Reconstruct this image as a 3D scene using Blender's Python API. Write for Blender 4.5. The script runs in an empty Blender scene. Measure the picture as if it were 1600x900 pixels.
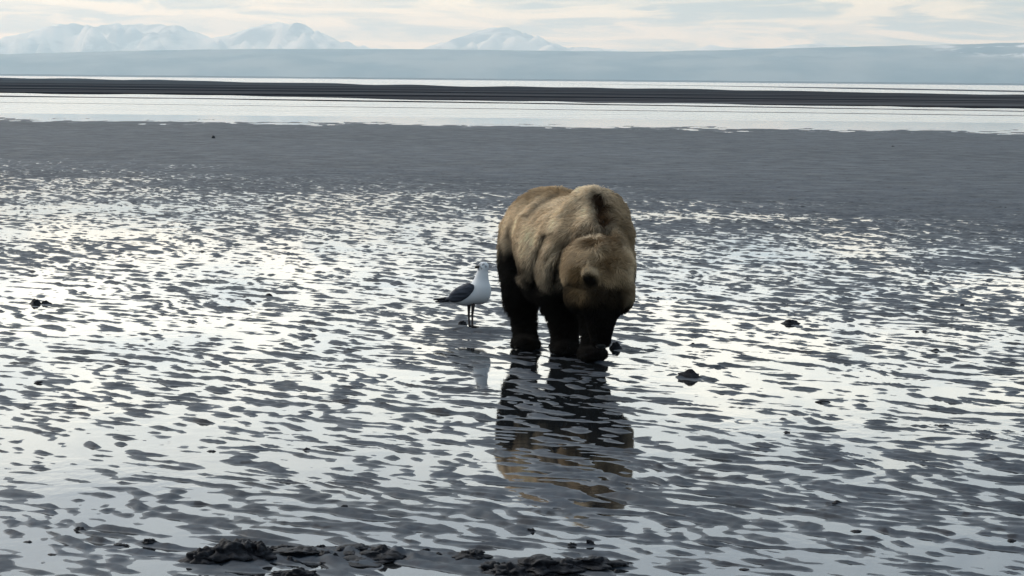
import bpy, math, random
import numpy as np
from mathutils import Vector, Matrix

random.seed(7)
rng = np.random.default_rng(11)
S = bpy.context.scene
COL = S.collection
R = math.radians

# ------------------------------------------------------------------ camera
CAM_H = 2.02
FPX = 4400.0                      # focal length in pixels of a 1600 px wide picture
HORIZON = 125.0
ROLL = 0.54
cam_d = bpy.data.cameras.new('camera')
cam = bpy.data.objects.new('camera', cam_d)
COL.objects.link(cam)
cam_d.sensor_fit = 'HORIZONTAL'
cam_d.sensor_width = 36.0
cam_d.lens = 36.0 * FPX / 1600.0
cam_d.clip_start = 0.1
cam_d.clip_end = 60000.0
pitch = math.atan((450 - HORIZON) / FPX)
Mc = Matrix.Rotation(math.pi / 2 - pitch, 4, 'X') @ Matrix.Rotation(R(ROLL), 4, 'Z')
Mc.translation = Vector((0, 0, CAM_H))
cam.matrix_world = Mc
S.camera = cam

# ------------------------------------------------------------------ light
SUN_EL, SUN_AZ = 36.0, -48.0       # ahead of the camera, left of centre, behind the cloud
EXPO = 0.45
S.view_settings.view_transform = 'Standard'
S.view_settings.look = 'None'
S.view_settings.exposure = EXPO
S.view_settings.gamma = 1.0
S.view_settings.use_curve_mapping = False
S.render.engine = 'CYCLES'
S.cycles.use_denoising = True
S.cycles.max_bounces = 6
S.cycles.diffuse_bounces = 3
S.cycles.glossy_bounces = 3
S.cycles.volume_bounces = 0
S.cycles.caustics_reflective = False
S.cycles.caustics_refractive = False

sun_dir = Vector((math.sin(R(SUN_AZ)) * math.cos(R(SUN_EL)), math.cos(R(SUN_AZ)) * math.cos(R(SUN_EL)), math.sin(R(SUN_EL))))
sd = bpy.data.lights.new('sun', 'SUN')
sd.energy = 1.5
sd.angle = R(22)
sd.color = (1.0, 0.94, 0.86)
so = bpy.data.objects.new('sun', sd)
so.rotation_euler = sun_dir.to_track_quat('Z', 'Y').to_euler()
COL.objects.link(so)


class NT:
    """small helper to write node trees"""
    def __init__(self, tree):
        self.t = tree
        self.n = tree.nodes
        self.l = tree.links

    def node(self, kind, props=None, **ins):
        n = self.n.new(kind)
        for k, v in (props or {}).items():
            setattr(n, k, v)
        for k, v in ins.items():
            key = int(k[1:]) if k[0] == 'i' and k[1:].isdigit() else k.replace('_', ' ')
            self.put(n.inputs[key], v)
        return n

    def put(self, sock, v):
        if hasattr(v, 'links') or isinstance(v, bpy.types.NodeSocket):
            self.l.new(v, sock)
        else:
            sock.default_value = v

    def math(self, op, a, b=0.0, c=0.0, clamp=False):
        n = self.node('ShaderNodeMath', {'operation': op, 'use_clamp': clamp}, i0=a, i1=b)
        self.put(n.inputs[2], c)
        return n.outputs[0]

    def vmath(self, op, a, b=(0, 0, 0)):
        n = self.node('ShaderNodeVectorMath', {'operation': op}, i0=a, i1=b)
        return n.outputs['Value'] if op in ('DOT_PRODUCT', 'LENGTH') else n.outputs[0]

    def ramp(self, v, a, b, lo=0.0, hi=1.0):
        n = self.node('ShaderNodeMapRange', {'interpolation_type': 'SMOOTHSTEP'}, i0=v, i1=a, i2=b, i3=lo, i4=hi)
        return n.outputs[0]

    def mix(self, f, a, b, blend='MIX'):
        n = self.node('ShaderNodeMix', {'data_type': 'RGBA', 'blend_type': blend})
        self.put(n.inputs[0], f)
        self.put(n.inputs[6], a if hasattr(a, 'links') else (*a, 1.0) if len(a) == 3 else a)
        self.put(n.inputs[7], b if hasattr(b, 'links') else (*b, 1.0) if len(b) == 3 else b)
        return n.outputs[2]

    def noise(self, vec, scale, detail=4.0, rough=0.5, dist=0.0):
        n = self.node('ShaderNodeTexNoise', None, Scale=scale, Detail=detail, Roughness=rough, Distortion=dist)
        self.l.new(vec, n.inputs['Vector'])
        return n.outputs['Fac']


W = bpy.data.worlds.new('World')
S.world = W
W.use_nodes = True
W.node_tree.nodes.clear()
w = NT(W.node_tree)
tc = w.node('ShaderNodeTexCoord').outputs['Generated']
dirv = w.vmath('NORMALIZE', tc)
sep = w.node('ShaderNodeSeparateXYZ', None, Vector=dirv)
zz = w.math('MAXIMUM', sep.outputs[2], 0.0)
sky = w.node('ShaderNodeTexSky', {'sky_type': 'NISHITA', 'sun_disc': False, 'sun_elevation': R(SUN_EL),
                                  'sun_rotation': R(SUN_AZ), 'air_density': 1.0, 'dust_density': 2.0})
sky_c = w.vmath('SCALE', sky.outputs[0])
sky_c.node.inputs['Scale'].default_value = 0.09
# cloud sheet seen in perspective: flattened into long banks towards the horizon
inv = w.math('DIVIDE', 1.0, w.math('ADD', zz, 0.10))
cv = w.node('ShaderNodeCombineXYZ', None, X=w.math('MULTIPLY', sep.outputs[0], inv), Y=w.math('MULTIPLY', sep.outputs[1], inv)).outputs[0]
cvo = w.vmath('ADD', cv, (3.1, 0.2, 0.0))
n1 = w.noise(cvo, 2.1, 8.0, 0.60, 0.8)
n2 = w.noise(w.vmath('ADD', cv, (11.0, 4.0, 2.0)), 3.2, 6.0, 0.6, 0.4)
n3 = w.noise(w.vmath('ADD', cv, (1.7, 9.0, 5.0)), 0.8, 3.0, 0.5, 0.2)
shade = w.ramp(n1, 0.42, 0.54)
puff = w.ramp(n2, 0.42, 0.62)
SKY_LO, SKY_HI, SKY_TOP = (0.55, 0.54, 0.37), (1.24, 1.31, 1.22), (0.35, 0.46, 0.56)
base = w.mix(w.ramp(zz, 0.028, 0.075), SKY_LO, SKY_HI)
base = w.mix(w.ramp(zz, 0.100, 0.165), base, SKY_TOP)
grey = w.mix(1.0, base, (0.22, 0.36, 0.54), 'MULTIPLY')
shade = w.math('MULTIPLY', shade, w.ramp(zz, 0.04, 0.12, 1.0, 0.45))
cl = w.mix(w.math('MULTIPLY', shade, w.math('SUBTRACT', 1.0, w.math('MULTIPLY', puff, 0.6))), base, grey)
gap = w.math('MULTIPLY', w.ramp(n3, 0.58, 0.72), 0.25)
cl = w.mix(gap, cl, sky_c)
# broad glow of the hidden sun through the cloud
ang = w.math('ARCCOSINE', w.vmath('DOT_PRODUCT', dirv, tuple(sun_dir)))
g = w.math('POWER', 2.718, w.math('MULTIPLY', w.math('MULTIPLY', ang, ang), -1.0 / (2 * 0.66 ** 2)))
glow = w.vmath('SCALE', (0.98, 0.96, 0.89))
w.put(glow.node.inputs['Scale'], g)
tot = w.vmath('ADD', cl, glow)
bg = w.node('ShaderNodeBackground', None, Color=tot, Strength=1.0)
wo = w.node('ShaderNodeOutputWorld')
w.l.new(bg.outputs[0], wo.inputs['Surface'])


# ------------------------------------------------------------------ helpers
def tag(o, label=None, cat=None, group=None, kind=None):
    for k, v in (('label', label), ('category', cat), ('group', group), ('kind', kind)):
        if v:
            o[k] = v
    return o


def mesh_obj(name, verts, faces, mat=None, parent=None, smooth=True):
    """verts (n,3) array, faces (m,4) or (m,3) array"""
    verts = np.asarray(verts, np.float32)
    faces = np.asarray(faces, np.int32)
    me = bpy.data.meshes.new(name)
    me.vertices.add(len(verts))
    me.vertices.foreach_set('co', verts.ravel())
    k = faces.shape[1]
    me.loops.add(faces.size)
    me.loops.foreach_set('vertex_index', faces.ravel())
    me.polygons.add(len(faces))
    me.polygons.foreach_set('loop_start', np.arange(0, faces.size, k, dtype=np.int32))
    me.polygons.foreach_set('use_smooth', np.full(len(faces), smooth))
    me.update(calc_edges=True)
    me.validate()
    o = bpy.data.objects.new(name, me)
    COL.objects.link(o)
    if mat:
        me.materials.append(mat)
    if parent:
        o.parent = parent
        o.matrix_parent_inverse = parent.matrix_world.inverted()
    return o


def grid_faces(nr, nc):
    i = np.arange(nr - 1)[:, None] * nc + np.arange(nc - 1)[None, :]
    i = i.ravel()
    return np.stack([i, i + 1, i + nc + 1, i + nc], 1)


def empty(name, loc):
    e = bpy.data.objects.new(name, None)
    e.location = loc
    e.empty_display_size = 0.1
    COL.objects.link(e)
    bpy.context.view_layer.update()
    return e


def set_color(o, rgb, name='tint'):
    me = o.data
    at = me.attributes.new(name, 'FLOAT_COLOR', 'POINT')
    c = np.ones((len(me.vertices), 4), np.float32)
    c[:, :3] = rgb
    at.data.foreach_set('color', c.ravel())


def field(n, period, lam, spread, theta=None, aspread=None, seed=0):
    """periodic random height field with wavelength lam (m); theta = direction of the wave vector"""
    r = np.random.default_rng(seed)
    k1 = np.fft.fftfreq(n, period / n) * 2 * np.pi
    kx, ky = np.meshgrid(k1, k1, indexing='ij')
    k = np.hypot(kx, ky) + 1e-9
    amp = np.exp(-0.5 * (np.log(k * lam / (2 * np.pi)) / spread) ** 2) / k
    if theta is not None:
        a = np.arctan2(ky, kx) - theta
        a = (a + np.pi / 2) % np.pi - np.pi / 2
        amp = amp * np.exp(-0.5 * (a / aspread) ** 2)
    z = np.fft.fft2(r.standard_normal((n, n)))
    f = np.real(np.fft.ifft2(z * amp))
    return ((f - f.mean()) / f.std()).astype(np.float32)


def sample(f, period, x, y):
    n = f.shape[0]
    u = (x / period * n) % n
    v = (y / period * n) % n
    i = np.floor(u).astype(int)
    j = np.floor(v).astype(int)
    a = u - i
    b = v - j
    i %= n
    j %= n
    i2 = (i + 1) % n
    j2 = (j + 1) % n
    return f[i, j] * (1 - a) * (1 - b) + f[i2, j] * a * (1 - b) + f[i, j2] * (1 - a) * b + f[i2, j2] * a * b


def sstep(a, b, x):
    t = np.clip((x - a) / (b - a), 0, 1)
    return t * t * (3 - 2 * t)


def principled(name, color=(0.1, 0.1, 0.1), rough=0.6, spec=0.5, ior=1.45):
    m = bpy.data.materials.new(name)
    m.use_nodes = True
    t = NT(m.node_tree)
    b = t.n['Principled BSDF']
    b.inputs['Base Color'].default_value = (*color, 1)
    b.inputs['Roughness'].default_value = rough
    b.inputs['Specular IOR Level'].default_value = spec
    b.inputs['IOR'].default_value = ior
    return m, t, b


def bump(t, b, height, strength=0.3, dist=0.01):
    n = t.node('ShaderNodeBump', None, Strength=strength, Distance=dist, Height=height)
    t.l.new(n.outputs[0], b.inputs['Normal'])


def objco(t):
    return t.node('ShaderNodeTexCoord').outputs['Object']


# ------------------------------------------------------------------ materials of the setting
M = {}
m, t, b = principled('wet_mud', rough=0.62, spec=0.10)
p = objco(t)
na = t.noise(p, 1.3, 5, 0.6)
nb = t.noise(p, 22.0, 4, 0.65)
c = t.mix(t.ramp(na, 0.3, 0.7), (0.019, 0.025, 0.033), (0.037, 0.045, 0.056))
c = t.mix(t.ramp(nb, 0.35, 0.75), c, (0.022, 0.024, 0.031))
stk = t.noise(t.node('ShaderNodeMapping', None, Vector=p, Scale=(0.9, 0.42, 1.0), Rotation=(0, 0, R(-8))).outputs[0], 1.0, 9, 0.80, 0.3)
c = t.mix(t.ramp(stk, 0.36, 0.64), c, t.mix(1.0, c, (1.6, 1.57, 1.55), 'MULTIPLY'))
flk = t.noise(t.node('ShaderNodeMapping', None, Vector=p, Scale=(5.0, 2.6, 5.0), Rotation=(0, 0, R(-40))).outputs[0], 1.0, 3, 0.55, 0.5)
c = t.mix(t.ramp(flk, 0.58, 0.66), c, (0.010, 0.011, 0.016))            # scattered black flecks
pat = t.noise(p, 0.07, 4, 0.6)
c = t.mix(t.ramp(pat, 0.40, 0.62), c, t.mix(1.0, c, (0.74, 0.76, 0.78), 'MULTIPLY'))
t.put(b.inputs['Base Color'], c)
hgt = t.node('ShaderNodeSeparateXYZ', None, Vector=p).outputs[2]
wet = t.math('MULTIPLY', t.ramp(hgt, 0.0052, 0.0008), t.ramp(na, 0.30, 0.62, 0.35, 1.0))   # soaked margin along the water line
t.put(b.inputs['Roughness'], t.math('SUBTRACT', t.ramp(na, 0.3, 0.7, 0.52, 0.72), t.math('MULTIPLY', wet, 0.20)))
t.put(b.inputs['Specular IOR Level'], t.math('MULTIPLY_ADD', wet, 0.18, 0.10))
bump(t, b, nb, 0.5, 0.004)
M['mud'] = m

m, t, b = principled('still_water', (0.008, 0.009, 0.010), 0.035, 0.5, 1.37)
p = objco(t)
st = t.node('ShaderNodeMapping', None, Vector=p, Scale=(1.0, 0.55, 1.0), Rotation=(0, 0, R(-25))).outputs[0]
na = t.noise(st, 7.0, 3, 0.5)
nb = t.noise(p, 0.7, 2, 0.5)
bump(t, b, t.math('MULTIPLY', na, t.ramp(nb, 0.35, 0.65)), 0.34, 0.004)
M['film'] = m

m, t, b = principled('channel_water', (0.05, 0.06, 0.065), 0.22, 0.5, 1.40)
p = objco(t)
st = t.node('ShaderNodeMapping', None, Vector=p, Scale=(0.02, 0.25, 1.0)).outputs[0]
t.put(b.inputs['Roughness'], t.ramp(t.noise(st, 1.0, 3, 0.6), 0.3, 0.7, 0.10, 0.22))
M['channel'] = m

m, t, b = principled('dark_bar_mud', rough=1.0, spec=0.0)
p = objco(t)
st = t.node('ShaderNodeMapping', None, Vector=p, Scale=(0.0025, 0.035, 1.0)).outputs[0]
na = t.noise(st, 1.0, 5, 0.6)
c = t.mix(t.ramp(na, 0.47, 0.60), (0.006, 0.005, 0.007), (0.070, 0.070, 0.074))
t.put(b.inputs['Base Color'], c)
M['bar'] = m

m, t, b = principled('shore_mud', (0.05, 0.05, 0.055), 0.95, 0.05)
M['shore'] = m

m, t, b = principled('hill_scrub', rough=0.95, spec=0.05)
p = objco(t)
geo = t.node('ShaderNodeNewGeometry')
na = t.noise(p, 0.0021, 6, 0.6)
nb = t.noise(t.node('ShaderNodeMapping', None, Vector=p, Scale=(0.0017, 0.0017, 0.012)).outputs[0], 1.0, 5, 0.6)
c = t.mix(t.ramp(na, 0.35, 0.65), (0.020, 0.030, 0.024), (0.13, 0.13, 0.115))
sx = t.node('ShaderNodeSeparateXYZ', None, Vector=p)
hi = t.math('MULTIPLY', t.ramp(sx.outputs[0], 2200.0, 2700.0), t.ramp(nb, 0.50, 0.57))
hi = t.math('MULTIPLY', t.ramp(sx.outputs[2], 140.0, 180.0), hi)
c = t.mix(hi, c, (0.80, 0.82, 0.85))
t.put(b.inputs['Base Color'], c)
bump(t, b, nb, 0.6, 12.0)
M['hill'] = m

m, t, b = principled('snowy_rock', rough=0.9, spec=0.05)
p = objco(t)
st = t.node('ShaderNodeMapping', None, Vector=p, Scale=(0.0013, 0.0013, 0.0027)).outputs[0]
na = t.noise(st, 1.6, 7, 0.62, 0.5)
nrm = t.node('ShaderNodeSeparateXYZ', None, Vector=t.node('ShaderNodeNewGeometry').outputs['Normal'])
f = t.ramp(t.math('ADD', na, t.math('MULTIPLY', nrm.outputs[2], 0.15)), 0.55, 0.67)
c = t.mix(f, (0.26, 0.29, 0.32), (0.58, 0.61, 0.63))
t.put(b.inputs['Base Color'], c)
M['snow'] = m

m, t, b = principled('black_wet_mud', rough=0.6, spec=0.10)
p = objco(t)
nb = t.noise(p, 28.0, 5, 0.65)
c = t.mix(t.ramp(nb, 0.45, 0.75), (0.006, 0.006, 0.008), (0.030, 0.031, 0.037))
t.put(b.inputs['Base Color'], c)
bump(t, b, nb, 0.7, 0.01)
M['clod'] = m

# ------------------------------------------------------------------ mudflat: rippled sheet
NF, PER = 2048, 64.0
TH = R(90 - 48)                    # wave vector: crests run from far left to near right
rip = field(NF, PER, 0.165, 0.38, TH, R(33), 1)
rip2 = field(NF, PER, 0.44, 0.35, R(35), R(50), 2)
low = field(NF, PER, 5.0, 0.5, None, None, 3)
fine = field(NF, PER, 0.115, 0.3, TH, R(45), 4)


def edge_dist(tt):
    """distance where the ripples run out of water, by bearing"""
    px = 800 + tt * FPX
    y = np.interp(px, [-600, 0, 400, 800, 1200, 1600, 2200], [280, 282, 298, 312, 332, 356, 380])
    return CAM_H * FPX / (y - HORIZON)


def mud_level(x, d):
    tt = x / np.maximum(d, 4.0)
    px = 800 + tt * FPX
    eb = edge_dist(tt)
    side = np.interp(px, [-200, 500, 1000, 1700], [-0.0046, -0.0040, -0.0036, -0.0014])
    lev = side + 0.012 * sstep(-0.26, 0.30, (d - eb) / eb) + 0.02 * sstep(0.1, 0.8, (d - eb) / eb)
    near = sstep(17.5, 12.3, d)
    lev = lev + near * np.interp(px, [0, 700, 1600], [0.0058, 0.0026, 0.0022])
    ch = CAM_H * FPX / np.interp(px, [0, 1600], [66, 72])
    ch = ch * (1 + 0.018 * sample(low, PER, x * 0.9, d * 0.6) + 0.022 * sample(low, PER, x * 3.7 + 5, d * 2.1))
    lev = lev - 0.35 * sstep(0.97, 1.12, d / ch) - 0.029 * sstep(0.78, 1.0, d / ch)
    return lev, eb


def mud_height(x, d):
    lev, eb = mud_level(x, d)
    fade = 1 - 0.75 * sstep(0.9, 1.6, d / eb)
    xs = x + 0.10 * sample(low, PER, x * 3.1 + 7, d * 3.1)
    h = 0.0050 * sample(rip, PER, xs, d) + 0.0034 * sample(rip2, PER, x, d) + 0.0020 * sample(fine, PER, x, d)
    h = np.where(h > 0, h * 1.25, h * 0.85)
    out = lev + (h + 0.0022 * sample(low, PER, x, d)) * fade
    rag = 1 + 0.5 * sample(rip, PER, x * 1.7, d * 1.7)
    for cx, cd, rx, ry, hh in ((-0.93, 11.78, 0.42, 0.16, 0.020), (-0.55, 11.85, 0.30, 0.13, 0.014), (0.18, 11.62, 0.33, 0.13, 0.018), (-0.2, 11.75, 0.2, 0.08, 0.008),
                               (-0.33, 22.45, 0.30, 0.45, 0.009), (-0.42, 21.5, 0.25, 0.35, 0.005), (-0.31, 20.1, 0.20, 0.5, 0.007)):
        out = out + hh * rag * np.exp(-((x - cx) / rx) ** 2 - ((d - cd) / ry) ** 2)
    return out


rows_a = np.linspace(-60, 7.0, 14)[:-1]
r = [7.0]
while r[-1] < 62:
    r.append(r[-1] + np.interp(r[-1], [7, 10.5, 12, 20, 62], [0.2, 0.03, 0.022, 0.040, 0.095]))
rows_b = np.array(r)
rows_c = 1 / np.linspace(1 / 62.3, 1 / 400.0, 150)
rows_d = np.array([600., 1000., 2000., 5000., 9000., 26500.])
rows = np.concatenate([rows_a, rows_b, rows_c, rows_d])
NC = 880
s = np.linspace(-1, 1, NC)
outer = np.array([6.0, 3.2, 2.0, 1.4, 1.1])
s = np.concatenate([-outer, s, outer[::-1]])
hw = np.maximum(np.abs(rows), 7.0) * 0.25 + 1.6
X = s[None, :] * hw[:, None]
D = np.repeat(rows[:, None], len(s), 1)
Z = mud_height(X, D)
Z = np.where(D < 9.0, np.minimum(Z, 0.02) + 0.03 * sstep(9.0, 3.0, D), Z)
mud = mesh_obj('mudflat', np.stack([X, D, Z], -1).reshape(-1, 3), grid_faces(len(rows), len(s)), M['mud'])
tag(mud, kind='structure')

# water: a thin film lying in the ripple troughs, and the open channel beyond
v = [(-400, -60, 0), (400, -60, 0), (400, 150, 0), (-400, 150, 0)]
film = mesh_obj('water', v, [(0, 1, 2, 3)], M['film'])
tag(film, kind='structure')
v = [(-400, 150, 0), (400, 150, 0), (27000, 27000, 0), (-27000, 27000, 0)]
chan = mesh_obj('tidal_channel', v, [(0, 1, 2, 3)], M['channel'])
tag(chan, kind='structure')


def bar(name, far_px, near_px, h, mat, t0=-0.55, t1=0.55, seed=0, nr=26, nc=260, wob=0.7):
    """a mud bar given by how far below the horizon its far and near edges lie at bearings t"""
    r2 = np.random.default_rng(seed)
    tt = np.linspace(t0, t1, nc)
    px = 800 + tt * FPX
    fa = np.interp(px, *far_px)
    ne = np.interp(px, *near_px)

    def wobble(amp):
        q = np.zeros(nc)
        for k in range(2, 40):
            q += r2.standard_normal() / k ** 0.8 * np.sin(k * 9 * tt + r2.uniform(0, 6.3))
        return amp * q / max(q.std(), 1e-6)
    wid = np.maximum(ne - fa, 0.0)
    fa = fa + wobble(wob) * np.minimum(1, wid / 4)
    ne = ne + wobble(wob) * np.minimum(1, wid / 4)
    fa = np.maximum(fa, 1.2)
    ne = np.maximum(ne, fa + 0.02)
    q = np.linspace(0, 1, nr)[:, None]
    yp = ne[None, :] * (1 - q) + fa[None, :] * q
    d = CAM_H * FPX / yp
    x = tt[None, :] * d
    z = -0.03 + h * np.sin(np.pi * np.clip(q, 0, 1)) ** 0.6 * np.ones_like(x)
    o = mesh_obj(name, np.stack([x, d, z], -1).reshape(-1, 3), grid_faces(nr, nc), mat)
    return tag(o, kind='structure')


xs4 = [-1700, 0, 800, 1600, 3300]
bar('mud_bar', (xs4, [2.0, 3.6, 9.0, 15.5, 24.0]), (xs4, [22, 28.5, 32.5, 39.0, 47.0]), 0.16, M['bar'], seed=5)
bar('mud_bar', (xs4, [27, 31.0, 34.6, 40.5, 50.0]), (xs4, [30, 34.0, 37.0, 42.2, 51.0]), 0.05, M['bar'], seed=6, nr=6, wob=0.4)
bar('mud_bar', (xs4, [40, 42.0, 44.6, 47.5, 54.0]), (xs4, [40.4, 42.6, 45.7, 49.0, 55.0]), 0.04, M['bar'], seed=8, nr=5, wob=0.3)
bar('mud_bar', ([-1700, 850, 1600, 3300], [4.5, 4.5, 8.0, 12.0]), ([-1700, 850, 1600, 3300], [4.5, 4.5, 12.0, 18.0]), 0.05, M['shore'], t0=0.01, seed=9, nr=6, wob=0.5)


# ------------------------------------------------------------------ far land
def ridge(name, dist, depth, px_list, up_list, mat, rough, seed, t0=-0.5, t1=0.5, nc=420, nr=26, kind='structure', base=-0.6, jag=0.0, flat=0.35):
    """a range: crest height given in picture degrees above the horizon, turned into metres at its own distance"""
    f = field(512, 1.0, 0.12, 0.8, None, None, seed)
    f2 = field(512, 1.0, 0.03, 0.6, None, None, seed + 1)
    tt = np.linspace(t0, t1, nc)
    px = 800 + tt * FPX
    crest = np.interp(px, px_list, up_list) / FPX * (dist + depth * 0.45) + CAM_H
    q = np.linspace(0, 1, nr)
    prof = np.where(q < 0.45, sstep(0, 1, q / 0.45) ** 0.8, 1 - 0.8 * sstep(0.45, 1.0, q))
    if flat:
        prof = np.where(q < 0.45, (q / 0.45) ** flat, prof)
    d = dist + depth * q[:, None] + 0 * tt[None, :]
    x = tt[None, :] * d
    a = sample(f, 1.0, tt[None, :] * 2.2 + 0.13, q[:, None] * 0.35 + 0.4)
    b2 = sample(f2, 1.0, tt[None, :] * 2.2 + 0.31, q[:, None] * 0.5 + 0.1)
    amp = crest[None, :] * prof[:, None]
    mod = 1 + rough * (a * 0.6 + b2 * 0.4) * (1 - np.exp(-((q[:, None] - 0.45) / 0.12) ** 2)) * np.minimum(1, q[:, None] * 6)
    z = amp * mod + jag * b2 * prof[:, None] + base
    z = np.minimum(z, crest[None, :] * 1.01 + jag * 0.6 * sample(f2, 1.0, tt[None, :] * 4.7, 0 * tt[None, :]))
    z[0, :] = base
    z[-1, :] = base
    o = mesh_obj(name, np.stack([x, d, z], -1).reshape(-1, 3), grid_faces(nr, nc), mat)
    return tag(o, kind=kind)


ridge('far_shore', 9000, 800, [-1500, 0, 800, 1600, 3000], [1.8, 2.2, 2.0, 2.4, 2.4], M['shore'], 0.05, 31, nr=8, jag=0.25)
ridge('hills', 14600, 3700, [-1500, 0, 200, 400, 700, 900, 1000, 1100, 1300, 1450, 1600, 2400, 3200],
      [20, 33, 40, 45, 47, 46, 46, 49, 56, 61, 66, 74, 60], M['hill'], 0.10, 41, jag=0.6, flat=0.5, nr=40)
ridge('snowy_mountain', 21800, 3000,
      [-1400, -900, -500, -200, 0, 45, 80, 120, 150, 185, 225, 255, 290, 330, 355, 380, 410, 440, 475, 505, 535, 590, 640, 700],
      [40, 60, 52, 66, 55, 66, 78, 80, 77, 82, 80, 82, 72, 61, 63, 75, 82, 84, 80, 68, 53, 46, 30, 5],
      M['snow'], 0.55, 51, t0=-0.5, t1=-0.022, nc=620, nr=44, jag=12.0, flat=0.9)
ridge('snowy_mountain', 22100, 2700, [600, 665, 700, 735, 770, 800, 835, 880, 930, 990, 1050],
      [20, 50, 60, 74, 82, 79, 66, 51, 50, 44, 10], M['snow'], 0.5, 61, t0=-0.045, t1=0.057, nc=220, nr=44, jag=10.0, flat=0.9)
ridge('distant_mountain', 24200, 2000, [1040, 1082, 1105, 1130, 1200, 1235, 1275, 1320, 1420],
      [20, 51, 58, 54, 53, 59, 62, 56, 20], M['snow'], 0.4, 71, t0=0.055, t1=0.14, nc=120, nr=30, jag=1.0, flat=0.9)

# ------------------------------------------------------------------ the air between here and the mountains
HZ = 500.0
hx, y0, y1, z0 = 27500.0, -80.0, 27500.0, -1.6
v = [(-hx, y0, z0), (hx, y0, z0), (hx, y1, z0), (-hx, y1, z0), (-hx, y0, HZ), (hx, y0, HZ), (hx, y1, HZ), (-hx, y1, HZ)]
fcs = [(0, 3, 2, 1), (4, 5, 6, 7), (0, 1, 5, 4), (1, 2, 6, 5), (2, 3, 7, 6), (3, 0, 4, 7)]
mh = bpy.data.materials.new('haze')
mh.use_nodes = True
mh.node_tree.nodes.clear()
t = NT(mh.node_tree)
pv = t.node('ShaderNodeVolumePrincipled')
pv.inputs['Color'].default_value = (0.56, 0.80, 1.0, 1)
pv.inputs['Absorption Color'].default_value = (1, 1, 1, 1)
pv.inputs['Density'].default_value = 7.6e-5
pv.inputs['Anisotropy'].default_value = 0.35
t.l.new(pv.outputs[0], t.node('ShaderNodeOutputMaterial').inputs['Volume'])
hz = mesh_obj('haze', v, fcs, mh, smooth=False)
tag(hz, kind='stuff')


# ------------------------------------------------------------------ solid modelling with distance fields
def sd_ell(P, c, rad, rot=None):
    q = P - np.asarray(c, np.float32)
    if rot is not None:
        q = q @ np.asarray(rot, np.float32)
    rad = np.asarray(rad, np.float32)
    k0 = np.linalg.norm(q / rad, axis=-1)
    k1 = np.linalg.norm(q / (rad * rad), axis=-1) + 1e-9
    return k0 * (k0 - 1.0) / k1


def sd_cone(P, a, b2, ra, rb):
    a = np.asarray(a, np.float32)
    ba = np.asarray(b2, np.float32) - a
    q = P - a
    h = np.clip((q @ ba) / (ba @ ba), 0, 1)
    return np.linalg.norm(q - h[..., None] * ba, axis=-1) - (ra + (rb - ra) * h)


def smin(a, b2, k):
    h = np.maximum(k - np.abs(a - b2), 0) / k
    return np.minimum(a, b2) - h * h * k * 0.25


def smax(a, b2, k):
    return -smin(-a, -b2, k)


def surface(fn, lo, hi, step):
    lo = np.asarray(lo, float)
    n = np.ceil((np.asarray(hi, float) - lo) / step).astype(int) + 1
    ax = [lo[i] + step * np.arange(n[i]) for i in range(3)]
    F = np.empty(n, np.float32)
    for i in range(0, n[0], 16):
        P = np.stack(np.meshgrid(ax[0][i:i + 16], ax[1], ax[2], indexing='ij'), -1).astype(np.float32)
        F[i:i + 16] = fn(P)
    ins = F < 0
    c = n - 1
    acc = np.zeros((*c, 3), np.float32)
    cnt = np.zeros(c, np.int32)
    offs = [(i, j, k) for i in (0, 1) for j in (0, 1) for k in (0, 1)]

    def sl(o):
        return tuple(slice(o[q], o[q] + c[q]) for q in range(3))
    for o in offs:
        for axis in range(3):
            if o[axis]:
                continue
            o2 = list(o)
            o2[axis] = 1
            A, B = F[sl(o)], F[sl(o2)]
            cr = (A < 0) != (B < 0)
            tt = np.where(cr, A / np.where(cr, A - B, 1), 0)
            for q in range(3):
                acc[..., q] += np.where(cr, (tt if q == axis else o[q]), 0)
            cnt += cr
    act = cnt > 0
    idx = -np.ones(c, np.int64)
    idx[act] = np.arange(act.sum())
    ijk = np.argwhere(act)
    V = lo + step * (ijk + acc[act] / cnt[act][:, None])
    quads = []
    for axis in range(3):
        u, v2 = (axis + 1) % 3, (axis + 2) % 3
        s0 = [slice(None)] * 3
        s1 = [slice(None)] * 3
        s0[axis] = slice(0, n[axis] - 1)
        s1[axis] = slice(1, n[axis])
        A, B = ins[tuple(s0)], ins[tuple(s1)]
        e = np.argwhere(A != B)
        ok = (e[:, u] > 0) & (e[:, v2] > 0) & (e[:, u] < n[u] - 1) & (e[:, v2] < n[v2] - 1)
        e = e[ok]
        flip = ~A[tuple(e.T)]
        q = []
        for du, dv in ((1, 1), (0, 1), (0, 0), (1, 0)):
            w2 = e.copy()
            w2[:, u] -= du
            w2[:, v2] -= dv
            q.append(idx[tuple(w2.T)])
        q = np.stack(q, 1)
        q[flip] = q[flip][:, ::-1]
        quads.append(q)
    return V, np.concatenate(quads)


def vnoise(P, scale, seed=0):
    """cheap smooth 3-D value noise for arrays of points"""
    r2 = np.random.default_rng(seed)
    N = 32
    G = r2.uniform(-1, 1, (N, N, N)).astype(np.float32)
    q = np.asarray(P, np.float32) * scale + 100
    i = np.floor(q).astype(int)
    f = q - i
    f = f * f * (3 - 2 * f)
    out = 0
    for a in (0, 1):
        for b2 in (0, 1):
            for c in (0, 1):
                wgt = (f[..., 0] if a else 1 - f[..., 0]) * (f[..., 1] if b2 else 1 - f[..., 1]) * (f[..., 2] if c else 1 - f[..., 2])
                out = out + wgt * G[(i[..., 0] + a) % N, (i[..., 1] + b2) % N, (i[..., 2] + c) % N]
    return out


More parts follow.
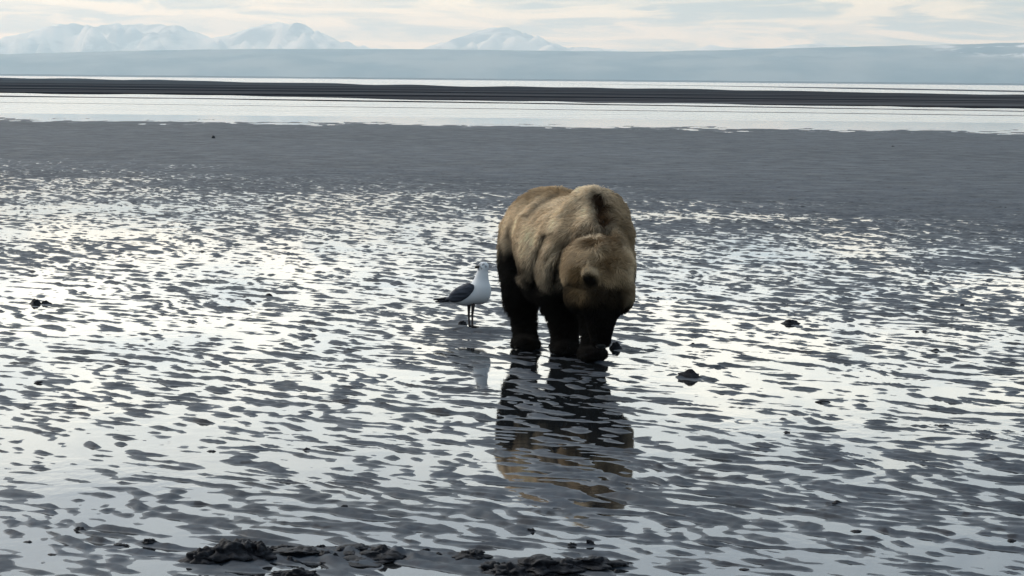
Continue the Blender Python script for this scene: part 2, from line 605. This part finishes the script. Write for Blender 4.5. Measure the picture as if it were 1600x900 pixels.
def attr_mat(name, rough=0.9, spec=0.1):
    m, t, b = principled(name, rough=rough, spec=spec)
    a = t.node('ShaderNodeAttribute', {'attribute_name': 'tint'})
    t.put(b.inputs['Base Color'], a.outputs['Color'])
    return m, t, b


# ------------------------------------------------------------------ the bear
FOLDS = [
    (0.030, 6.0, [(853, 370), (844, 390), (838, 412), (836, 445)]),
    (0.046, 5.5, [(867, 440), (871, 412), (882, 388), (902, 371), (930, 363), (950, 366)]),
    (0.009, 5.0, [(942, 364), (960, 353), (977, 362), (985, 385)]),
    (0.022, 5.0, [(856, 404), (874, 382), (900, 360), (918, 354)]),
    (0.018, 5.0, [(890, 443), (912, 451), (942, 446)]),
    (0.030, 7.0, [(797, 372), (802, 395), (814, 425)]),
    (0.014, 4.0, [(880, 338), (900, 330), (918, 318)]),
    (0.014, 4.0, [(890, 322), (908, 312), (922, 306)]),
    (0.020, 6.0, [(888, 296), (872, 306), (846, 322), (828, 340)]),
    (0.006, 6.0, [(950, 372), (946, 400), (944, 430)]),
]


def poly_dist(u, v, line):
    best = None
    for (x0, y0), (x1, y1) in zip(line[:-1], line[1:]):
        dx, dy = x1 - x0, y1 - y0
        h = np.clip(((u - x0) * dx + (v - y0) * dy) / (dx * dx + dy * dy), 0, 1)
        e = np.hypot(u - x0 - h * dx, v - y0 - h * dy)
        best = e if best is None else np.minimum(best, e)
    return best


def bear_sdf(P):
    x = P[..., 0]
    E, C = sd_ell, sd_cone
    d = E(P, (0.30, 21.36, 0.80), (0.385, 0.42, 0.405))                       # rump
    d = smin(d, E(P, (0.40, 20.95, 0.77), (0.405, 0.50, 0.385)), 0.10)        # barrel
    d = smin(d, E(P, (0.40, 20.95, 0.60), (0.33, 0.42, 0.21)), 0.12)          # belly
    d = smin(d, E(P, (0.545, 20.50, 0.83), (0.325, 0.30, 0.33)), 0.10)        # chest and shoulders
    d = smin(d, E(P, (0.595, 20.54, 1.005), (0.245, 0.27, 0.232)), 0.035)        # hump
    d = smin(d, E(P, (0.35, 20.50, 0.76), (0.165, 0.20, 0.26)), 0.045)        # right shoulder blade
    d = smin(d, E(P, (0.745, 20.44, 0.80), (0.135, 0.19, 0.28)), 0.05)         # left shoulder blade
    # hind legs
    d = smin(d, E(P, (0.085, 21.33, 0.62), (0.165, 0.30, 0.30)), 0.06)
    d = smin(d, C(P, (0.065, 21.20, 0.46), (0.095, 21.34, 0.20), 0.130, 0.070), 0.05)
    d = smin(d, C(P, (0.095, 21.34, 0.20), (0.100, 21.24, 0.06), 0.068, 0.070), 0.04)
    d = smin(d, E(P, (0.110, 21.14, 0.040), (0.095, 0.19, 0.055)), 0.04)
    d = smin(d, E(P, (0.50, 21.42, 0.58), (0.185, 0.28, 0.28)), 0.06)
    d = smin(d, C(P, (0.48, 21.35, 0.46), (0.415, 21.5, 0.20), 0.13, 0.085), 0.06)
    d = smin(d, C(P, (0.415, 21.5, 0.20), (0.400, 21.44, 0.06), 0.080, 0.075), 0.05)
    d = smin(d, E(P, (0.400, 21.36, 0.05), (0.085, 0.18, 0.06)), 0.04)
    # fore legs
    d = smin(d, C(P, (0.35, 20.56, 0.62), (0.36, 20.78, 0.42), 0.19, 0.150), 0.06)
    d = smin(d, C(P, (0.37, 20.78, 0.42), (0.392, 20.80, 0.13), 0.140, 0.088), 0.05)
    d = smin(d, E(P, (0.392, 20.74, 0.045), (0.098, 0.17, 0.062)), 0.04)
    d = smin(d, C(P, (0.70, 20.42, 0.64), (0.63, 20.46, 0.42), 0.18, 0.140), 0.06)
    d = smin(d, C(P, (0.635, 20.46, 0.42), (0.590, 20.36, 0.13), 0.132, 0.086), 0.05)
    d = smin(d, E(P, (0.585, 20.27, 0.045), (0.098, 0.17, 0.062)), 0.04)
    # neck, head hanging down
    d = smin(d, C(P, (0.60, 20.38, 0.86), (0.605, 19.99, 0.655), 0.235, 0.25), 0.022)
    d = smin(d, E(P, (0.700, 20.00, 0.60), (0.175, 0.20, 0.21)), 0.06)        # left jowl
    h = E(P, (0.635, 19.90, 0.575), (0.205, 0.175, 0.215))                    # skull
    h = smin(h, E(P, (0.475, 19.96, 0.505), (0.105, 0.12, 0.125)), 0.05)      # right cheek
    h = smin(h, E(P, (0.775, 19.97, 0.50), (0.105, 0.12, 0.13)), 0.05)        # left cheek
    h = smin(h, C(P, (0.64, 19.84, 0.46), (0.632, 19.90, 0.20), 0.135, 0.078), 0.07)   # muzzle
    d = smin(d, h, 0.025)
    # ears with a hollow in front; the head is turned so that the left one shows edge-on
    ear = E(P, (0.540, 19.742, 0.660), (0.056, 0.042, 0.062))
    ear = smax(ear, -E(P, (0.543, 19.690, 0.612), (0.050, 0.060, 0.064)), 0.014)
    d = smin(d, ear, 0.016)
    ear = E(P, (0.835, 20.02, 0.668), (0.042, 0.052, 0.058))
    ear = smax(ear, -E(P, (0.885, 20.01, 0.640), (0.045, 0.038, 0.040)), 0.012)
    d = smin(d, ear, 0.018)
    # folds of the heavy coat
    u = 800 + x / P[..., 1] * FPX
    q = HORIZON + (CAM_H - P[..., 2]) / P[..., 1] * FPX
    near = sstep(21.25, 20.95, P[..., 1])
    for dep, wid, line in FOLDS:
        d = d + 1.45 * dep * near * np.exp(-(poly_dist(u, q, line) / wid) ** 2)
    # parting of the coat down the hump, folds on neck and shoulder
    g1 = np.exp(-((x - (0.630 + 0.02 * np.sin(P[..., 2] * 14))) / 0.022) ** 2) * sstep(0.90, 1.0, P[..., 2]) * sstep(1.22, 1.12, P[..., 2]) * sstep(20.65, 20.5, P[..., 1])
    d = d + 0.030 * g1
    d = d + 0.008 * vnoise(P, 14.0, 3) + 0.012 * vnoise(P * np.array([1, 1, 0.55], np.float32), 7.0, 4)
    return d


def bear_color(V, N):
    n1 = vnoise(V, 9.0, 5)[:, None]
    n2 = vnoise(V, 22.0, 6)[:, None]
    n3 = vnoise(V * np.array([1, 1, 0.5]), 5.0, 8)[:, None]
    x, y, z = V[:, 0:1], V[:, 1:2], V[:, 2:3]
    straw = np.array([0.77, 0.61, 0.425])
    tan = np.array([0.27, 0.175, 0.090])
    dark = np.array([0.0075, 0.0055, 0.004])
    rust = np.array([0.085, 0.045, 0.018])
    c = straw + (tan - straw) * np.clip(0.35 + 0.55 * n3 + 0.3 * n1, 0, 1)
    # rump top is browner
    c = c + (tan * 0.9 - c) * (0.55 * sstep(1.02, 1.18, z) * sstep(21.0, 21.3, y))
    c = c + (tan * 0.75 - c) * (0.75 * sstep(0.60, 0.74, x + 0.03 * n1) * sstep(0.72, 0.9, z) * sstep(20.9, 20.7, y))  # shade on the left of hump and shoulder, painted as browner coat
    u = 800 + V[:, 0] / V[:, 1] * FPX
    q = HORIZON + (CAM_H - V[:, 2]) / V[:, 1] * FPX
    for dep, wid, line in FOLDS:                      # crease shade painted dark along the folds of the coat
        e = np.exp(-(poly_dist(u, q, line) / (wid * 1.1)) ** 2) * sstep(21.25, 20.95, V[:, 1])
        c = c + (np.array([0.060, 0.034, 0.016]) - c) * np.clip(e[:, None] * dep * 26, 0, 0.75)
    # stockings: brown bears carry dark legs; belly and flank shade painted in too
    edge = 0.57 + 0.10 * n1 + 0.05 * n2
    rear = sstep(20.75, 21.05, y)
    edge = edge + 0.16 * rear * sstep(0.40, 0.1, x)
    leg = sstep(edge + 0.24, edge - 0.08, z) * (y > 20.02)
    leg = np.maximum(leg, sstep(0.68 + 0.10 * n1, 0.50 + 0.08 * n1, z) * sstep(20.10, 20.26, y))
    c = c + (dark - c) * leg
    # dark stripe at the parting on the hump and mottling on the nape
    st = np.exp(-((x - (0.632 + 0.02 * np.sin(z * 14))) / 0.048) ** 2) * sstep(0.93, 1.02, z) * sstep(1.25, 1.16, z) * sstep(20.75, 20.5, y)
    c = c + (np.array([0.026, 0.013, 0.006]) - c) * np.clip(st * 1.7, 0, 1)
    nape = np.exp(-((x - 0.625) / 0.16) ** 2) * sstep(0.80, 0.88, z) * sstep(1.08, 0.94, z) * sstep(20.55, 20.3, y)
    c = c + (rust - c) * np.clip(nape * (0.45 + 0.9 * n1), 0, 0.85)
    mid = np.exp(-((x - 0.675) / 0.05) ** 2) * sstep(0.60, 0.7, z) * sstep(20.35, 20.2, y)
    c = c + (rust - c) * np.clip(mid * (0.35 + 0.6 * n1), 0, 0.6)
    # face: dark muzzle, shade painted over brow and lower head, pale right cheek ruff
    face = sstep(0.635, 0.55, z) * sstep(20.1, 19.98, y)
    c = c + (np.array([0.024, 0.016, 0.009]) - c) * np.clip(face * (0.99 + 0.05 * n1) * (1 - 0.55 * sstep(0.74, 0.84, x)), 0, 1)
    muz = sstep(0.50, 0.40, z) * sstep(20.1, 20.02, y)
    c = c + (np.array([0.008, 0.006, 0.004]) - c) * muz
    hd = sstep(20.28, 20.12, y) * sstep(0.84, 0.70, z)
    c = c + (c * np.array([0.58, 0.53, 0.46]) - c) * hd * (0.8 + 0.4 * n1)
    ruff = np.exp(-((x - 0.465) / 0.06) ** 2 - ((z - 0.515) / 0.05) ** 2) * (y < 20.06)
    c = c + (tan * 0.8 - c) * np.clip(ruff, 0, 0.6)
    # ears: pale rim; shade in and below the hollow painted black
    for e, ho in (((0.540, 19.742, 0.660), (0.543, 19.71, 0.612)), ((0.835, 20.02, 0.668), (0.880, 20.01, 0.640))):
        e1 = np.linalg.norm((V - np.array(e)) / 0.068, axis=1)[:, None]
        c = c + (0.28 * straw + 0.72 * tan - c) * sstep(1.10, 0.9, e1) * sstep(0.645, 0.665, z)
        e2 = np.linalg.norm((V - np.array(ho)) / np.array([0.075, 0.09, 0.062]), axis=1)[:, None]
        c = c + (dark * 1.3 - c) * sstep(1.25, 0.45, e2 - 0.15 * n2)
    c = c * (1 + 0.16 * n2)
    return np.clip(c, 0.003, 0.8)


bear = empty('brown_bear', (0.40, 20.85, 0.0))
tag(bear, 'blond brown bear with dark legs, head down digging in the wet mudflat', 'bear')
V, Q = surface(bear_sdf, (-0.25, 19.55, -0.02), (1.05, 21.95, 1.32), 0.0135)
m_fur, t, b = attr_mat('bear_hide', 0.95, 0.05)
body = mesh_obj('body', V, Q, m_fur, bear)
nrm = np.empty(len(V) * 3, np.float32)
body.data.vertices.foreach_get('normal', nrm)
nrm = nrm.reshape(-1, 3)
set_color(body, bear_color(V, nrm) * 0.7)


def make_fur(V, Q, N, count):
    a = V[Q]
    area = np.linalg.norm(np.cross(a[:, 1] - a[:, 0], a[:, 2] - a[:, 0]), axis=1) + np.linalg.norm(np.cross(a[:, 2] - a[:, 0], a[:, 3] - a[:, 0]), axis=1)
    pk = rng.choice(len(Q), count, p=area / area.sum())
    u = rng.random((count, 1))
    v2 = rng.random((count, 1))
    wts = [(1 - u) * (1 - v2), u * (1 - v2), u * v2, (1 - u) * v2]
    P = sum(wts[k] * V[Q[pk, k]] for k in range(4))
    n = sum(wts[k] * N[Q[pk, k]] for k in range(4))
    n = n / np.linalg.norm(n, axis=1, keepdims=True)
    ok = P[:, 2] > 0.03
    P, n = P[ok], n[ok]
    count = len(P)
    # lie of the coat: back along the body and down the flanks, swirled by soft noise
    z = P[:, 2:3]
    y = P[:, 1:2]
    flow = np.concatenate([-0.25 + 0 * z, 0.75 + 0 * z, -0.75 + 0 * z], 1)
    side = np.tanh((P[:, 0:1] - (0.62 - (y - 20.4) * 0.30)) / 0.12) * 0.5
    flow[:, 0:1] += side
    headw = sstep(20.3, 20.1, y)
    flow = flow * (1 - headw) + headw * np.concatenate([0.5 * np.tanh((P[:, 0:1] - 0.63) / 0.12), 0.2 + 0 * z, -0.7 + 0.3 * (z > 0.7)], 1)
    flow += 0.55 * np.stack([vnoise(P, 8.0, 21 + i) for i in range(3)], 1)
    flow += 0.65 * np.stack([vnoise(P, 26.0, 31 + i) for i in range(3)], 1)
    flow = flow - n * (flow * n).sum(1, keepdims=True)
    flow /= np.linalg.norm(flow, axis=1, keepdims=True) + 1e-6
    flow += 0.16 * rng.standard_normal((count, 3))
    L = 0.052 + 0.018 * vnoise(P, 6.0, 41)[:, None] + 0.012 * rng.random((count, 1))
    belly = sstep(0.5, 0.36, z) * sstep(20.55, 20.8, y)
    L = L * (1 + 0.7 * belly) * (1 - 0.5 * sstep(0.40, 0.20, z)) * (1 - 0.45 * headw * sstep(0.75, 0.55, z))
    ear = ((np.abs(P[:, 0:1] - 0.54) < 0.065) | (np.abs(P[:, 0:1] - 0.845) < 0.06)) & (np.abs(z - 0.66) < 0.07) & (y < 20.06)
    L = np.where(ear, L * 0.35, L)
    lift = 0.42
    pts = np.empty((count, 4, 3), np.float32)
    pts[:, 0] = P - n * 0.004
    d0 = flow + n * lift * 1.8
    d0 /= np.linalg.norm(d0, axis=1, keepdims=True)
    d1 = flow + n * lift * 0.7 + np.array([0, 0, -0.1])
    d1 /= np.linalg.norm(d1, axis=1, keepdims=True)
    d2 = flow + n * lift * 0.15 + np.array([0, 0, -0.3])
    d2 /= np.linalg.norm(d2, axis=1, keepdims=True)
    pts[:, 1] = pts[:, 0] + d0 * L * 0.36
    pts[:, 2] = pts[:, 1] + d1 * L * 0.34
    pts[:, 3] = pts[:, 2] + d2 * L * 0.34
    pts[:, :, 2] = np.maximum(pts[:, :, 2], 0.004)
    rad = np.array([0.0018, 0.0016, 0.0011, 0.0003], np.float32)
    cv = bpy.data.hair_curves.new('fur')
    cv.add_curves([4] * count)
    cv.attributes['position'].data.foreach_set('vector', pts.ravel())
    ra = cv.attributes.get('radius') or cv.attributes.new('radius', 'FLOAT', 'POINT')
    ra.data.foreach_set('value', np.tile(rad, count))
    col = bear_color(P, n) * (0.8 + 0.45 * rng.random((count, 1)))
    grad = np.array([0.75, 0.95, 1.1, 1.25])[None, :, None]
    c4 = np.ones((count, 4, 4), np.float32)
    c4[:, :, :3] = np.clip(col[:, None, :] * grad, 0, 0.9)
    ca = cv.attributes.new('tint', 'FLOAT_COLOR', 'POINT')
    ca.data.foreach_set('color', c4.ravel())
    return cv


cv = make_fur(V, Q, nrm, 120000)
fur = bpy.data.objects.new('fur', cv)
COL.objects.link(fur)
fur.parent = body
m_hair, t, b = attr_mat('bear_fur', 0.85, 0.12)
cv.materials.append(m_hair)


def blob(name, c, rad, mat, parent, step, extra=None):
    fn = lambda P: sd_ell(P, c, rad) if extra is None else smin(sd_ell(P, c, rad), extra(P), 0.01)
    lo = np.array(c) - np.array(rad) * 1.6 - 0.02
    hi2 = np.array(c) + np.array(rad) * 1.6 + 0.02
    v3, q3 = surface(fn, lo, hi2, step)
    return mesh_obj(name, v3, q3, mat, parent)


m_nose, t, b = principled('black_skin', (0.006, 0.006, 0.006), 0.35, 0.5)
blob('nose', (0.632, 19.865, 0.155), (0.04, 0.03, 0.028), m_nose, bear, 0.006)
for ex in (0.565, 0.715):
    blob('eye', (ex, 19.765, 0.475), (0.013, 0.012, 0.013), m_nose, bear, 0.003)

# ------------------------------------------------------------------ the gull
GD = 22.97
GK = GD / FPX


def gp(px, py, dd=0.0):
    return (px - 800) * GK, GD + dd, CAM_H - (py - HORIZON + (px - 800) * -0.0094) * GK


def gull_sdf(P):
    E, C = sd_ell, sd_cone
    d = C(P, gp(749, 458), gp(724, 465), 0.094, 0.066)
    d = smin(d, C(P, gp(724, 463), gp(700, 468), 0.060, 0.026), 0.03)
    d = smin(d, C(P, gp(751, 446), gp(754, 422), 0.070, 0.043), 0.05)
    d = smin(d, E(P, gp(755, 416), (0.044, 0.037, 0.037)), 0.025)
    return d


def gull_color(V):
    c = np.full((len(V), 3), 0.58) * np.array([1.0, 1.0, 1.02])
    px = 800 + V[:, 0] / GK
    n = vnoise(V, 60, 3)
    x, z = V[:, 0], V[:, 2]
    # winter streaks on crown and cheek
    hz2 = gp(755, 416)
    k = (z > hz2[2] - 0.03) & (n > 0.15)
    c[k] *= 0.45
    under = sstep(700, 690, px)
    c = c * (1 - 0.8 * under[:, None])
    return c


gull = empty('gull', (*gp(737, 511)[:2], 0.0))
tag(gull, 'white gull with dark slate wings standing on the wet mud beside the bear', 'gull')
Vg, Qg = surface(gull_sdf, gp(688, 490, -0.14), gp(775, 400, 0.14), 0.006)
m_gull, t, b = attr_mat('gull_feathers', 0.8, 0.15)
gb = mesh_obj('body', Vg, Qg, m_gull, gull)
set_color(gb, gull_color(Vg))
m_wing, t, b = principled('slate_feathers', (0.040, 0.043, 0.055), 0.75, 0.2)
p = objco(t)
st = t.node('ShaderNodeMapping', None, Vector=p, Scale=(6, 60, 60), Rotation=(0, R(-20), 0)).outputs[0]
t.put(b.inputs['Base Color'], t.mix(t.ramp(t.noise(st, 1.0, 3), 0.35, 0.65), (0.026, 0.028, 0.036), (0.062, 0.066, 0.082)))
m_black, t, b = principled('black_feathers', (0.012, 0.012, 0.015), 0.7, 0.2)
for sgn in (-1, 1):
    off = sgn * 0.058

    def wing_sdf(P, off=off, sgn=sgn):
        d = sd_ell(P, gp(722, 457.5, off), (0.122, 0.036, 0.056), Matrix.Rotation(R(-27), 3, 'Y').transposed().inverted())
        d2 = sd_cone(P, gp(733, 449, off), gp(697, 468, off * 0.5), 0.034, 0.012)
        return smin(d, d2, 0.02)
    vw, qw = surface(wing_sdf, gp(690, 485, min(off, 0) - 0.07), gp(748, 432, max(off, 0) + 0.07), 0.006)
    wg = mesh_obj('wing', vw, qw, m_wing, gull)
    fn = lambda P, off=off: sd_cone(P * np.array([1, 1, 1], np.float32), gp(702, 466.5, off * 0.45), gp(677, 468.5, off * 0.15), 0.017, 0.005)
    vw, qw = surface(fn, gp(672, 480, min(off, 0) - 0.05), gp(712, 456, max(off, 0) + 0.05), 0.005)
    mesh_obj('wing_tip', vw, qw, m_black, wg)
fn = lambda P: sd_ell(P, gp(693, 470.5), (0.075, 0.045, 0.011), Matrix.Rotation(R(-6), 3, 'Y'))
vw, qw = surface(fn, gp(672, 482, -0.06), gp(715, 460, 0.06), 0.005)
mesh_obj('tail', vw, qw, m_black, gull)
m_bill, t, b = principled('bill_horn', (0.035, 0.030, 0.022), 0.5, 0.4)
fn = lambda P: smin(sd_cone(P, gp(750, 416.5, -0.012), gp(744, 416.5, -0.03), 0.015, 0.011), sd_cone(P, gp(744, 416.5, -0.03), gp(741.5, 418.5, -0.036), 0.011, 0.004), 0.008)
vw, qw = surface(fn, gp(738, 424, -0.06), gp(756, 408, 0.02), 0.0035)
mesh_obj('bill', vw, qw, m_bill, gull)
ex = gp(753.5, 413.5, -0.034)
blob('eye', ex, (0.005, 0.005, 0.005), m_black, gull, 0.002)
m_leg, t, b = principled('gull_leg', (0.035, 0.026, 0.024), 0.6, 0.3)
for px0, px1, dd in ((733.0, 733.5, 0.03), (739.5, 738.5, -0.03)):
    g0, g1 = gp(px0, 474, dd), gp(px1, 511, dd)
    g1 = (g1[0], g1[1], 0.008)

    def leg_sdf(P, g0=g0, g1=g1):
        mid = ((g0[0] + g1[0]) / 2 - 0.004, g0[1], (g0[2] + g1[2]) / 2)
        d = smin(sd_cone(P, g0, mid, 0.018, 0.009), sd_cone(P, mid, g1, 0.009, 0.008), 0.006)
        for a in (-0.5, 0.0, 0.5):
            d = smin(d, sd_cone(P, g1, (g1[0] + 0.055 * math.cos(a), g1[1] + 0.055 * math.sin(a), 0.004), 0.007, 0.005), 0.005)
        return d
    vw, qw = surface(leg_sdf, (min(g0[0], g1[0]) - 0.04, g0[1] - 0.06, -0.01), (max(g0[0], g1[0]) + 0.08, g0[1] + 0.06, g0[2] + 0.03), 0.004)
    mesh_obj('leg', vw, qw, m_leg, gull)


# ------------------------------------------------------------------ lumps of mud lying on the flat
def ground(px, py):
    yy = py - HORIZON - (px - 800) * math.tan(R(ROLL))
    d = CAM_H * FPX / yy
    return (px - 800) / FPX * d, d


def clod(px, py, wpx, hpx, label, seed, name='mud_clod', deep=0.8, group=None, lumpy=0.32, res=(20, 14), lean=0.0):
    x, d = ground(px, py)
    k = d / FPX
    rx, rz = wpx * k / 2, hpx * k
    ry = max(rx * deep, 0.01)
    nu, nv = res
    th = np.linspace(0, 2 * np.pi, nu, endpoint=False)
    ph = np.linspace(0, np.pi, nv)
    T, Pp = np.meshgrid(th, ph)
    dirs = np.stack([np.cos(T) * np.sin(Pp), np.sin(T) * np.sin(Pp), np.cos(Pp)], -1)
    r0 = 1 + lumpy * vnoise(dirs + seed * 3.7, 1.6, seed) + lumpy * 0.7 * vnoise(dirs + seed, 3.6, seed + 1) + lumpy * 0.35 * vnoise(dirs, 8.0, seed + 2)
    vv = dirs * r0[..., None] * np.array([rx, ry, rz])
    vv[..., 0] += lean * vv[..., 2]
    vv[..., 2] = np.maximum(vv[..., 2], -0.35 * rz)
    vv[..., :2] *= 1 + 0.45 * sstep(0.35 * rz, -0.2 * rz, vv[..., 2:3])      # slumped foot
    fc = []
    for i in range(nv - 1):
        for j in range(nu):
            j2 = (j + 1) % nu
            fc.append((i * nu + j, (i + 1) * nu + j, (i + 1) * nu + j2, i * nu + j2))
    o = mesh_obj(name, vv.reshape(-1, 3), fc, M['clod'])
    zg = float(mud_height(np.array([x]), np.array([d]))[0])
    o.location = (x, d, max(zg, 0.0) - 0.002)
    return tag(o, label, 'mud lump', group)


clod(1080, 591, 36, 11, 'pointed black mud lump alone on the bright wet flat beyond the bear\'s forefoot', 13, lumpy=0.28, lean=-0.1)
clod(964, 546, 17, 12, 'rounded black lump right beside the bear\'s forefoot', 4, lumpy=0.2)
clod(54, 475, 17, 8, 'higher black lump of a joined low pair on the bright water film', 5, lumpy=0.25)
clod(69, 475, 14, 5, 'lower black lump of a joined pair on the bright water film', 6, lumpy=0.3)
clod(1238, 506, 24, 6, 'wide flat-topped black lump in the ripples off the bear\'s head side', 7, lumpy=0.25)
clod(332, 217, 6, 4, 'tiny dark lump alone on the far grey flat', 8, res=(12, 8))
clod(723, 508, 13, 6, 'small dark lump at the gull\'s feet', 9, lumpy=0.25)
# broken crust of mud in the foreground
CR = 'broken mud crust in the foreground'
BIG = [
    (318, 882, 47, 23, 'steep left end block of the tall broken mud crust', 21),
    (352, 880, 62, 20, 'middle block of the tall broken mud crust', 22),
    (388, 878, 58, 30, 'highest knob of the tall broken mud crust', 23),
    (408, 880, 38, 17, 'rounded right end block of the tall broken mud crust', 24),
    (446, 868, 31, 5, 'thin slab trailing off the tall mud crust', 25),
    (503, 866, 15, 6, 'round lump on the low stretch between the two mud crests', 26),
    (521, 865, 15, 5, 'second lump on the low stretch between the two mud crests', 27),
    (556, 872, 56, 9, 'low dark slab leading up to the rounded mud crest', 28),
    (596, 878, 58, 16, 'smooth rounded mud crest at the end of the low slab', 29),
    (562, 884, 73, 5, 'flat dark slab in front of the rounded mud crest', 30),
    (476, 876, 49, 5, 'flattened crumb row between the two mud crests', 33),
    (440, 903, 26, 5, 'small lump beside the big black lump on the near water edge', 34),
    (472, 906, 53, 12, 'big black lump on the near water edge below the mud crests', 35),
    (666, 866, 13, 5, 'little peaked lump beside the thin bright pool', 36),
    (687, 875, 13, 5, 'little lump at the end of the thin bright pool', 37),
    (744, 880, 38, 11, 'black lump between the bright pool and the ragged mud bank', 38),
    (776, 895, 44, 12, 'blocky end of the ragged mud bank', 39),
    (800, 902, 60, 19, 'near dark block of the ragged mud bank', 40),
    (842, 896, 80, 16, 'long middle block of the ragged mud bank', 41),
    (886, 896, 62, 16, 'hollowed block of the ragged mud bank', 42),
    (930, 894, 58, 11, 'low end block of the ragged mud bank', 43),
    (968, 886, 40, 5, 'thin tongue trailing off the ragged mud bank', 44),
    (926, 857, 12, 7, 'small upright lump standing behind the ragged mud bank', 45),
    (898, 858, 12, 4, 'low lump next to the small upright one behind the mud bank', 46),
    (834, 835, 11, 5, 'lone square lump on the smooth water before the bear\'s reflection', 47),
    (188, 858, 24, 5, 'dark lump on the wet flat beside the tall mud crust', 48),
    (232, 857, 15, 5, 'second dark lump on the flat beside the tall mud crust', 49),
    (122, 833, 13, 5, 'lone dark lump on the streaked mud far from the crust', 50),
]
for px, py, wp, hp, lab, sd2 in BIG:
    clod(px, py, wp, hp * 0.82, lab, sd2, group=CR, lumpy=0.46, res=(44, 28), deep=0.9)
small = [(1448, 519, 9, 4), (1436, 519, 7, 4), (1466, 549, 10, 4), (1506, 477, 9, 4), (1290, 630, 18, 5),
         (1480, 668, 22, 6), (1235, 678, 14, 5), (60, 600, 14, 4), (330, 708, 16, 5), (480, 706, 12, 5), 
         (1315, 792, 14, 6), (1346, 835, 20, 6), (1592, 850, 16, 7), (40, 852, 16, 5),
         (100, 858, 12, 4), (540, 796, 14, 6), (1170, 896, 24, 4), 
         (1085, 540, 8, 4), (386, 470, 8, 4), (418, 463, 14, 6), (1570, 325, 5, 2), (1392, 230, 6, 2),
         (80, 872, 18, 4), (700, 560, 8, 3), (655, 545, 9, 3)]
for i, (px, py, wp, hp) in enumerate(small):
    clod(px, py, wp * 0.85, hp * 0.6, 'small dark mud pellet scattered on the rippled flat', 100 + i, name='mud_pellet', group='small mud pellets on the flat', res=(14, 9), deep=0.8)

rr = random.Random(5)
for i in range(26):
    px = rr.uniform(425, 560) if i < 16 else rr.uniform(770, 985)
    py = rr.uniform(862, 886) if i < 16 else rr.uniform(884, 899)
    clod(px, py, rr.uniform(7, 17), rr.uniform(2.5, 6), 'small crumb of mud lying among the broken crust blocks', 300 + i, name='mud_crumb',
         group='mud crumbs among the crust blocks', res=(16, 10), deep=1.0, lumpy=0.45)
